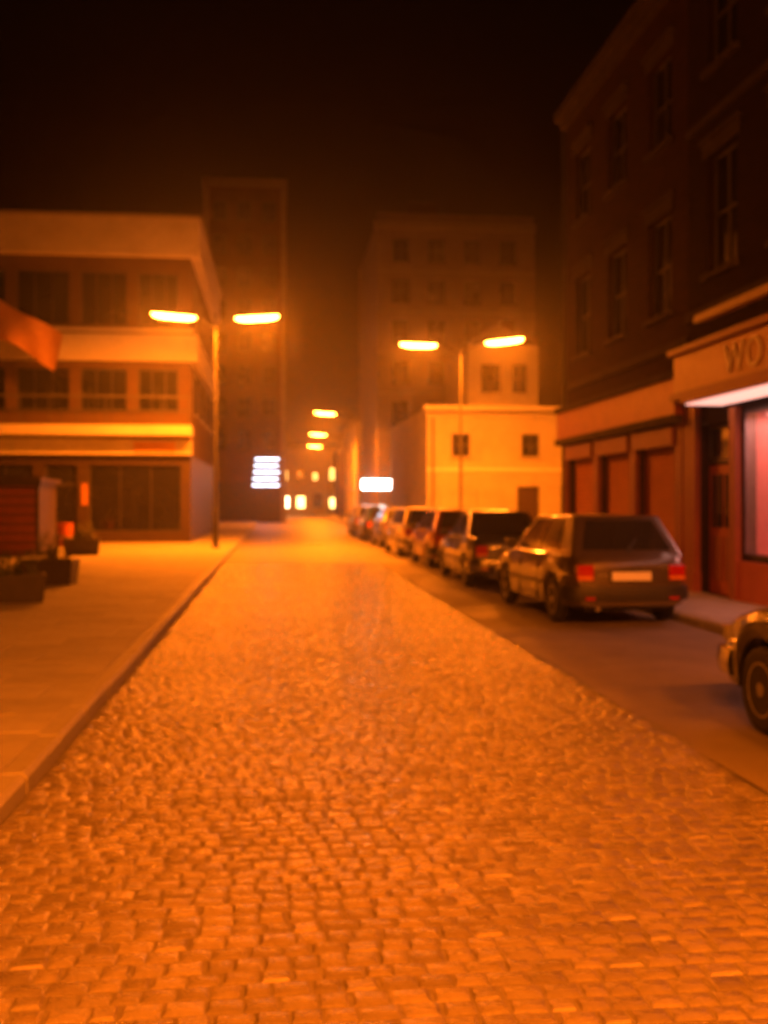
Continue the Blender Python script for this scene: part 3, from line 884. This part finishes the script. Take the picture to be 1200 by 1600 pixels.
# ------------------------------------------------------------------ cars
def car(loc, rz, paint, kind, label, name='parked_car'):
    root = tag(empty(name, (loc[0], loc[1], loc[2] if len(loc) > 2 else 0.0), rz), label, 'car', 'cars parked along the right kerb')
    L = 4.1 if kind == 'hatch' else 4.45
    hl, W, wr = L / 2, 0.84, 0.30
    wx = (-hl + 0.78, hl - 0.80)
    def zt(x):
        pts = [(-hl, 0.72), (-hl + 0.03, 0.86), (-hl + 0.12, 0.925), (-0.9, 0.945), (0.8, 0.925), (hl - 0.6, 0.84), (hl - 0.15, 0.74), (hl - 0.04, 0.68), (hl, 0.60)]
        if kind != 'hatch': pts = [(-hl, 0.74), (-hl + 0.03, 0.88), (-hl + 0.14, 0.94), (-1.2, 0.965), (0.8, 0.93), (hl - 0.6, 0.84), (hl - 0.15, 0.74), (hl - 0.04, 0.68), (hl, 0.60)]
        for (a, b) in zip(pts, pts[1:]):
            if a[0] <= x <= b[0]:
                return a[1] + (b[1] - a[1]) * (x - a[0]) / (b[0] - a[0])
        return pts[-1][1]
    def hw(x):
        t = abs(x) / hl
        return W - 0.03 * t * t - 0.13 * t ** 14
    def zb(x):
        z = 0.21 + 0.06 * (abs(x) / hl) ** 4
        for c in wx:
            d = abs(x - c)
            if d < 0.365: z = max(z, 0.27 + math.sqrt(0.365 ** 2 - d * d))
        return min(z, 0.66)
    xs = set([-hl, -hl + 0.015, -hl + 0.05, -hl + 0.12, hl - 0.12, hl - 0.05, hl - 0.015, hl])
    k = -hl + 0.2
    while k < hl - 0.15:
        xs.add(round(k, 3)); k += 0.16
    for c in wx:
        for q in range(-8, 9): xs.add(round(c + 0.366 * math.sin(q / 8 * math.pi / 2), 4))
    xs = sorted(xs)
    b = MB()
    n = 0
    for x in xs:
        w, t, z = hw(x), zt(x), zb(x)
        h = t - z
        prof = [(w - 0.09, z), (w - 0.02, z + 0.03), (w, z + 0.40 * h), (w - 0.002, z + 0.62 * h), (w - 0.022, z + 0.66 * h), (w - 0.04, t - 0.05), (w - 0.11, t), (w * 0.55, t + 0.022), (0, t + 0.032)]
        full = prof + [(-p[0], p[1]) for p in reversed(prof[:-1])]
        n = len(full)
        b.v += [(x, p[0], p[1]) for p in full]
    for i in range(len(xs) - 1):
        for j in range(n - 1):
            b.f.append((i * n + j, i * n + j + 1, (i + 1) * n + j + 1, (i + 1) * n + j))
    b.f.append(tuple(range(n)))
    b.f.append(tuple((len(xs) - 1) * n + j for j in reversed(range(n))))
    body = b.build('body', paint, root, smooth=True, angle=32)
    part('underbody', M_black, root, (-hl + 0.15, hl - 0.15, -0.58, 0.58, 0.20, 0.60))
    # cabin
    if kind == 'hatch': bx0, bx1, rx0, rx1, zr = -hl + 0.10, 0.98, -hl + 0.52, 0.18, 1.42
    elif kind == 'sedan': bx0, bx1, rx0, rx1, zr = -1.55, 1.0, -0.92, 0.18, 1.41
    else: bx0, bx1, rx0, rx1, zr = -hl + 0.10, 1.0, -hl + 0.35, 0.18, 1.44
    zbse = 0.90
    bw, rw = 0.755, 0.585
    B = [Vector((bx0, -bw, zbse)), Vector((bx1, -bw, zbse)), Vector((bx1, bw, zbse)), Vector((bx0, bw, zbse))]
    T = [Vector((rx0, -rw, zr)), Vector((rx1, -rw, zr)), Vector((rx1, rw, zr)), Vector((rx0, rw, zr))]
    g = MB()
    nseg = 6
    ringv = []
    g.v = [tuple(p) for p in B + T]
    mx = (rx0 + rx1) / 2
    g.v.append((mx, 0, zr + 0.045))
    g.f = [(0, 1, 5, 4), (1, 2, 6, 5), (2, 3, 7, 6), (3, 0, 4, 7), (4, 5, 8), (5, 6, 8), (6, 7, 8), (7, 4, 8)]
    cab = g.build('roof', paint, root, bevel=0.055, smooth=True, angle=60, segs=3)
    def bil(c, s, t):
        return (c[0] * (1 - s) + c[1] * s) * (1 - t) + (c[3] * (1 - s) + c[2] * s) * t
    def pane(name, c, quadst, m=M_glass, off=0.004, th=0.004, parent=root):
        nrm = (c[1] - c[0]).cross(c[3] - c[0]).normalized()
        if nrm.dot((c[0] + c[2]) / 2 - Vector((0, 0, 1.0))) < 0: nrm = -nrm
        q = [bil(c, s, t) for s, t in quadst]
        k = len(q)
        bb = MB()
        bb.v = [tuple(p + nrm * off) for p in q] + [tuple(p + nrm * (off + th)) for p in q]
        bb.f = [tuple(range(k)), tuple(range(k, 2 * k))] + [(i, (i + 1) % k, k + (i + 1) % k, k + i) for i in range(k)]
        return bb.build(name, m, parent)
    for sgn in (0, 1):
        c = [B[0], B[1], T[1], T[0]] if sgn == 0 else [B[3], B[2], T[2], T[3]]
        pane('side_window', c, [(0.52, 0.14), (0.93, 0.14), (0.90, 0.88), (0.52, 0.88)])
        pane('side_window', c, [(0.20, 0.14), (0.49, 0.14), (0.49, 0.88), (0.20, 0.88)] if kind != 'estate' else [(0.27, 0.14), (0.49, 0.14), (0.49, 0.88), (0.27, 0.88)])
        if kind == 'estate': pane('side_window', c, [(0.05, 0.14), (0.245, 0.14), (0.245, 0.88), (0.07, 0.88)])
    for c in ([B[0], B[1], T[1], T[0]], [B[3], B[2], T[2], T[3]]):
        pane('window_trim', c, [(0.06, 0.095), (0.95, 0.095), (0.95, 0.125), (0.06, 0.125)], m=M_chrome, off=0.004, th=0.008)
        pane('window_trim', c, [(0.10, 0.91), (0.90, 0.91), (0.90, 0.935), (0.10, 0.935)], m=M_chrome, off=0.004, th=0.010)
    pane('windscreen', [B[1], B[2], T[2], T[1]], [(0.07, 0.12), (0.93, 0.12), (0.90, 0.90), (0.10, 0.90)])
    pane('rear_window', [B[3], B[0], T[0], T[3]], [(0.09, 0.16), (0.91, 0.16), (0.88, 0.88), (0.12, 0.88)])
    # bumpers wrap round the ends
    for e in (-1, 1):
        bb = MB()
        sec = [(0.0, 0.33), (0.05, 0.34), (0.065, 0.42), (0.05, 0.52), (0.0, 0.53)]
        path = []
        for t in range(-12, 13):
            a = t / 12
            yy = 0.80 * a
            xx = hl - 0.015 - 0.05 * abs(a) ** 3
            path.append((e * xx, yy, e))
        for yy in (-1, 1):
            pass
        prof = [(0.0, 0.0)]
        pts = [(hl - 0.62, -W + 0.012, 0, -1)] + [(hl - 0.25, -W + 0.03, 0, -1), (hl - 0.10, -W + 0.075, 0.5, -0.85), (hl - 0.03, -W + 0.16, 0.9, -0.4), (hl - 0.005, -0.45, 1, -0.05), (hl, 0, 1, 0), (hl - 0.005, 0.45, 1, 0.05), (hl - 0.03, W - 0.16, 0.9, 0.4), (hl - 0.10, W - 0.075, 0.5, 0.85), (hl - 0.25, W - 0.03, 0, 1)] + [(hl - 0.62, W - 0.012, 0, 1)]
        if e > 0: pts[0] = (hl - 0.40, -W + 0.02, 0, -1); pts[-1] = (hl - 0.40, W - 0.02, 0, 1)
        else: pts[0] = (hl - 0.38, -W + 0.02, 0, -1); pts[-1] = (hl - 0.38, W - 0.02, 0, 1)
        for (px, py, nx_, ny_) in pts:
            for (o_, z_) in sec: bb.v.append((e * (px + nx_ * (o_ - 0.02)), py + ny_ * (o_ - 0.02), z_))
        m_ = len(sec)
        for i in range(len(pts) - 1):
            for j in range(m_ - 1): bb.f.append((i * m_ + j, i * m_ + j + 1, (i + 1) * m_ + j + 1, (i + 1) * m_ + j))
        bb.f.append(tuple(range(m_))); bb.f.append(tuple((len(pts) - 1) * m_ + j for j in range(m_)))
        bb.build('bumper', M_black if kind == 'hatch' else M_chrome, root, smooth=True, angle=40)
    for s in (-1, 1):
        y0, y1 = (0.50, 0.72) if s > 0 else (-0.72, -0.50)
        MB().box(-hl - 0.018, -hl + 0.10, y0, y1, 0.60, 0.80 if kind != 'estate' else 0.84).build('tail_light', M_tail, root, bevel=0.012)
        MB().box(-hl - 0.0195, -hl + 0.02, y0 + 0.012, y1 - 0.012, 0.612, 0.655).build('indicator_lens', M_amber, root)
        MB().box(hl - 0.16, hl + 0.006, y0, y1, 0.545, 0.665).build('headlight', M_head, root, bevel=0.015)
        MB().box(0.62, 0.76, s * 0.78, s * 0.95, 0.92, 1.04).build('wing_mirror', M_black, root, bevel=0.03)
        MB().box(-hl + 1.2, hl - 1.25, s * (W - 0.003), s * (W + 0.012), 0.48, 0.535).build('side_moulding', M_black, root, bevel=0.004)
        for x in (-0.55, 0.38):
            MB().box(x - 0.09, x + 0.09, s * (W - 0.035), s * (W + 0.005), 0.745, 0.775).build('door_handle', M_black, root, bevel=0.006)
        for x in (-0.62, 0.30, 1.0):
            MB().box(x + 0.0, x + 0.007, s * (W - 0.045), s * (W + 0.0015), 0.26, 0.72).build('door_seam', M_black, root)
        for c in wx:
            t = MB()
            y_ = s * (W - 0.105)
            hwid = 0.088
            prof = [(0.19, -hwid + 0.012), (0.255, -hwid), (0.288, -hwid + 0.015), (wr, -hwid + 0.04), (wr, hwid - 0.04), (0.288, hwid - 0.015), (0.255, hwid), (0.19, hwid - 0.012)]
            t.lathe(prof, 28, axis='y', c=(c, y_, wr))
            wo = t.build('wheel', M_rubber, root, smooth=True, angle=45)
            rm = MB()
            o_ = s * (hwid - 0.028)
            rm.lathe([(0.192, -0.01), (0.192, 0.018), (0.175, 0.018), (0.172, -0.006)], 24, axis='y', c=(c, y_ + o_, wr))
            rm.lathe([(0.05, -0.01), (0.05, 0.02)], 12, axis='y', c=(c, y_ + o_, wr))
            for q in range(5):
                a = q * 2 * math.pi / 5 + 0.3
                ca, sa = math.cos(a), math.sin(a)
                w2 = 0.026
                P = []
                for yy in (-0.006, 0.012):
                    for (r_, off) in ((0.03, -w2), (0.18, -w2 * 0.8), (0.18, w2 * 0.8), (0.03, w2)):
                        P.append((c + ca * r_ - sa * off, y_ + o_ + yy, wr + sa * r_ + ca * off))
                rm.add(P, [(0, 1, 2, 3), (4, 5, 6, 7), (0, 1, 5, 4), (1, 2, 6, 5), (2, 3, 7, 6), (3, 0, 4, 7)])
            rm.build('rim', M_rim, wo)
    part('number_plate', M_plate, root, (-hl - 0.022, -hl - 0.002, -0.26, 0.26, 0.60, 0.71) if kind != 'sedan' else (-hl - 0.062, -hl - 0.05, -0.26, 0.26, 0.385, 0.495))
    part('number_plate', M_plate, root, (hl + 0.047, hl + 0.058, -0.26, 0.26, 0.375, 0.485))
    if kind != 'sedan':
        c = [B[3], B[0], T[0], T[3]]
        pane('rear_wiper', c, [(0.48, 0.10), (0.52, 0.10), (0.63, 0.42), (0.615, 0.43)], m=M_black, off=0.010, th=0.006)
    for s in (-1, 1):
        part('boot_seam', M_black, root, (-hl - 0.0015, -hl + 0.004, s * 0.484, s * 0.491, 0.562, 0.72))
        part('reflector', M_tail, root, (-hl - 0.055, -hl - 0.03, s * 0.50, s * 0.62, 0.36, 0.39))
    part('badge', M_chrome, root, (-hl - 0.006, -hl + 0.002, 0.28, 0.44, 0.665, 0.685))
    part('plate_surround', M_black, root, (-hl - 0.004, -hl + 0.002, -0.29, 0.29, 0.585, 0.725))
    part('boot_seam', M_black, root, (-hl - 0.0015, -hl + 0.004, -0.48, 0.48, 0.562, 0.569))
    part('boot_handle', M_rim if kind == 'sedan' else M_black, root, (-hl - 0.014, -hl + 0.004, -0.12, 0.12, 0.725, 0.75))
    part('aerial', M_black, root, (rx1 - 0.25, rx1 - 0.243, 0.30, 0.307, zr - 0.02, zr + 0.42))
    part('grille', M_black, root, (hl - 0.06, hl + 0.004, -0.46, 0.46, 0.555, 0.645))
    MB().tube([(-hl + 0.3, 0.45, 0.24), (-hl - 0.03, 0.45, 0.24)], 0.025, 8).build('exhaust', M_rim, root)
    return root
def paint(name, c, metal=0.35, rough=0.32):
    return mat('paint_' + name, c, rough, var=0.06, scale=3, metal=metal, coat=1.0)
H90 = R(90)
car((4.15, 5.35), H90, paint('black', (0.012, 0.013, 0.015)), 'sedan', 'near black saloon cut off by the right edge of the picture')
car((4.48, 14.75), H90 + R(1.5), paint('bronze', (0.075, 0.060, 0.046)), 'hatch', 'bronze brown hatchback, second parked car from the right edge')
car((4.42, 20.7), H90 - R(1), paint('darkblue', (0.03, 0.035, 0.06)), 'sedan', 'dark blue saloon parked next ahead of the bronze hatchback')
car((4.5, 26.1), H90 + R(0.5), paint('red', (0.22, 0.03, 0.02)), 'hatch', 'red hatchback parked between dark blue saloon and cream estate')
car((4.4, 31.6), H90 + R(1), paint('cream', (0.50, 0.46, 0.36)), 'estate', 'cream estate car parked beyond the red hatchback')
car((4.5, 37.6), H90, paint('grey', (0.16, 0.16, 0.165)), 'sedan', 'grey saloon, sixth in the parked row')
car((4.45, 43.4), H90 - R(1), paint('green', (0.03, 0.07, 0.045)), 'hatch', 'dark green hatchback, seventh in the parked row')
car((4.5, 50.2), H90, paint('white', (0.62, 0.61, 0.58), metal=0.0), 'estate', 'white estate car, farthest of the parked row')

# ------------------------------------------------------------------ left foreground things
def kiosk():
    root = tag(empty('slatted_kiosk', (-10.2, 29.0, PZ - 0.008)), 'low kiosk with red horizontal slats at the left edge', 'kiosk')
    W = 3.75
    part('wall', M_tile, root, (0, W, 0.06, 2.2, 0, 2.05))  # kiosk darkened: the deep shadow around it is put into its colour
    part('post', M_tile, root, (W - 0.1, W, -0.04, 0.058, 0, 2.05))
    part('post', M_redbrown, root, (0, 0.1, -0.04, 0.058, 0, 2.05))
    for k in range(15):
        z = 0.08 + k * 0.128
        part('slat', M_redpaint if k % 2 else M_redbrown, root, (0.11, W - 0.11, -0.015 + 0.004 * (k % 3), 0.05, z, z + 0.088))
    part('roof', M_tile, root, (-0.1, W + 0.12, -0.35, 2.3, 2.05, 2.15), (-0.1, W + 0.12, -0.38, -0.352, 1.93, 2.19))
kiosk()

def planter(px, D, w, h, sh, label, seed, rz=0.1):
    x, y = ray(px, D)
    root = tag(empty('planter', (x, y, PZ - 0.006), rz), label, 'planter', 'planters along the left pavement')
    b = MB()
    t, o = w / 2, w / 2 - 0.05
    b.add([(-o, -0.22, 0), (o, -0.22, 0), (o, 0.22, 0), (-o, 0.22, 0), (-t, -0.27, h), (t, -0.27, h), (t, 0.27, h), (-t, 0.27, h),
           (-t + 0.05, -0.22, h), (t - 0.05, -0.22, h), (t - 0.05, 0.22, h), (-t + 0.05, 0.22, h), (-t + 0.05, -0.22, h - 0.08), (t - 0.05, -0.22, h - 0.08), (t - 0.05, 0.22, h - 0.08), (-t + 0.05, 0.22, h - 0.08)],
          [(0, 3, 2, 1), (0, 1, 5, 4), (1, 2, 6, 5), (2, 3, 7, 6), (3, 0, 4, 7), (4, 5, 9, 8), (5, 6, 10, 9), (6, 7, 11, 10), (7, 4, 8, 11), (8, 9, 13, 12), (9, 10, 14, 13), (10, 11, 15, 14), (11, 8, 12, 15), (12, 13, 14, 15)])
    b.build('trough', M_darkframe, root, bevel=0.008)
    rn = random.Random(seed)
    st = MB()
    lf = MB()
    for k in range(7):
        x0 = rn.uniform(-o * 0.8, o * 0.8)
        top = (x0 + rn.uniform(-0.15, 0.15), rn.uniform(-0.12, 0.12), h + sh * rn.uniform(0.6, 1.0))
        st.tube([(x0, 0, h - 0.08), ((x0 + top[0]) / 2 + 0.03, top[1] / 2, h + sh * 0.4), top], [0.014, 0.010, 0.004], 5)
    for k in range(900):
        a = rn.uniform(0, 2 * math.pi); r = rn.random() ** 0.5; zz = rn.random()
        lump = 0.75 + 0.25 * math.sin(a * 3 + seed) + rn.uniform(-0.12, 0.12)
        p = Vector((math.cos(a) * r * t * lump * (1 - 0.35 * zz), math.sin(a) * r * 0.34 * lump * (1 - 0.3 * zz), h - 0.05 + sh * zz * (0.7 + 0.3 * math.sin(a * 2 + seed))))
        q = Matrix.Rotation(rn.uniform(0, 6.28), 3, 'Z') @ Matrix.Rotation(rn.uniform(-1.2, 1.2), 3, 'X')
        s = rn.uniform(0.022, 0.045)
        lf.add([p + q @ Vector(v) for v in ((-s * 0.5, 0, 0), (0, -s * 0.2, 0.004), (s * 0.5, 0, 0), (0.0, s * 1.3, 0.0))], [(0, 1, 3), (1, 2, 3)])
    st.build('stem', M_brown, root)
    tag(lf.build('foliage', M_leaf, root), kind='stuff')
planter(22, 15.2, 0.9, 0.42, 0.42, 'dark planter with a low shrub nearest the viewer at the left edge', 1, 0.25)
planter(78, 18.6, 0.95, 0.45, 0.55, 'dark planter with the tallest shrub, second from the left edge', 2, -0.1)
planter(128, 29.0, 1.0, 0.45, 0.55, 'small dark planter beside the right end of the slatted kiosk', 3, 0.1)

def litter_bin():
    x, y = ray(102, 34.0)
    root = tag(empty('litter_bin', (x, y, PZ - 0.008)), 'small red litter bin behind the planters on the left', 'litter bin')
    MB().lathe([(0.20, 0), (0.23, 0.03), (0.25, 0.72), (0.27, 0.74), (0.27, 0.80), (0.24, 0.80), (0.22, 0.62)], 16).build('bin_body', M_redpaint, root, smooth=True)
    MB().lathe([(0.262, 0.30), (0.262, 0.36)], 16).build('bin_band', M_rim, root, smooth=True)
litter_bin()

def flag():
    x, y = ray(-42, 36.3)
    root = tag(empty('flagpole', (x, y, PZ - 0.008)), 'flagpole with slanting orange flag at the left edge', 'flag')
    MB().lathe([(0.12, 0), (0.12, 0.05), (0.055, 0.1), (0.035, 9.2), (0.0, 9.25)], 10).build('pole', M_steel, root, smooth=True)
    MB().lathe([(0.02, 9.22), (0.06, 9.28), (0.06, 9.34), (0.02, 9.40)], 10).build('finial', M_rim, root, smooth=True)
    b = MB()
    n, m = 22, 12
    for side in (0, 1):
        for i in range(n + 1):
            for j in range(m + 1):
                s, t = i / n, j / m
                xx = 0.05 + 3.0 * s - 0.25 * t * s
                zz = 9.05 - 1.3 * t - 1.25 * s - 0.3 * s * s + 0.06 * math.sin(9 * s + 3 * t)
                yy = 0.26 * math.sin(8 * s + 1.8 * t) * s + 0.07 * math.sin(17 * s - 3 * t) * s + 0.004 * side
                b.v.append((xx, yy, zz))
    off = (n + 1) * (m + 1)
    for i in range(n):
        for j in range(m):
            a = i * (m + 1) + j
            b.f.append((a, a + 1, a + m + 2, a + m + 1))
            b.f.append((off + a, off + a + m + 1, off + a + m + 2, off + a + 1))
    b.build('cloth', M_cloth, root, smooth=True, angle=80)
flag()

# ------------------------------------------------------------------ thin air volume added to give the lamps their halos
hm = bpy.data.materials.new('halo_air')
hm.use_nodes = True
hn = hm.node_tree
for nd in list(hn.nodes):
    if nd.type != 'OUTPUT_MATERIAL': hn.nodes.remove(nd)
pv = hn.nodes.new('ShaderNodeVolumePrincipled')
pv.inputs['Color'].default_value = (0.95, 0.95, 0.95, 1)
pv.inputs['Density'].default_value = HAZE
pv.inputs['Anisotropy'].default_value = 0.88
hn.links.new(pv.outputs[0], hn.nodes['Material Output'].inputs['Volume'])
hz = MB().box(-640, 640, -340, 940, -1.2, 29).build('haze', hm)
tag(hz, kind='stuff')
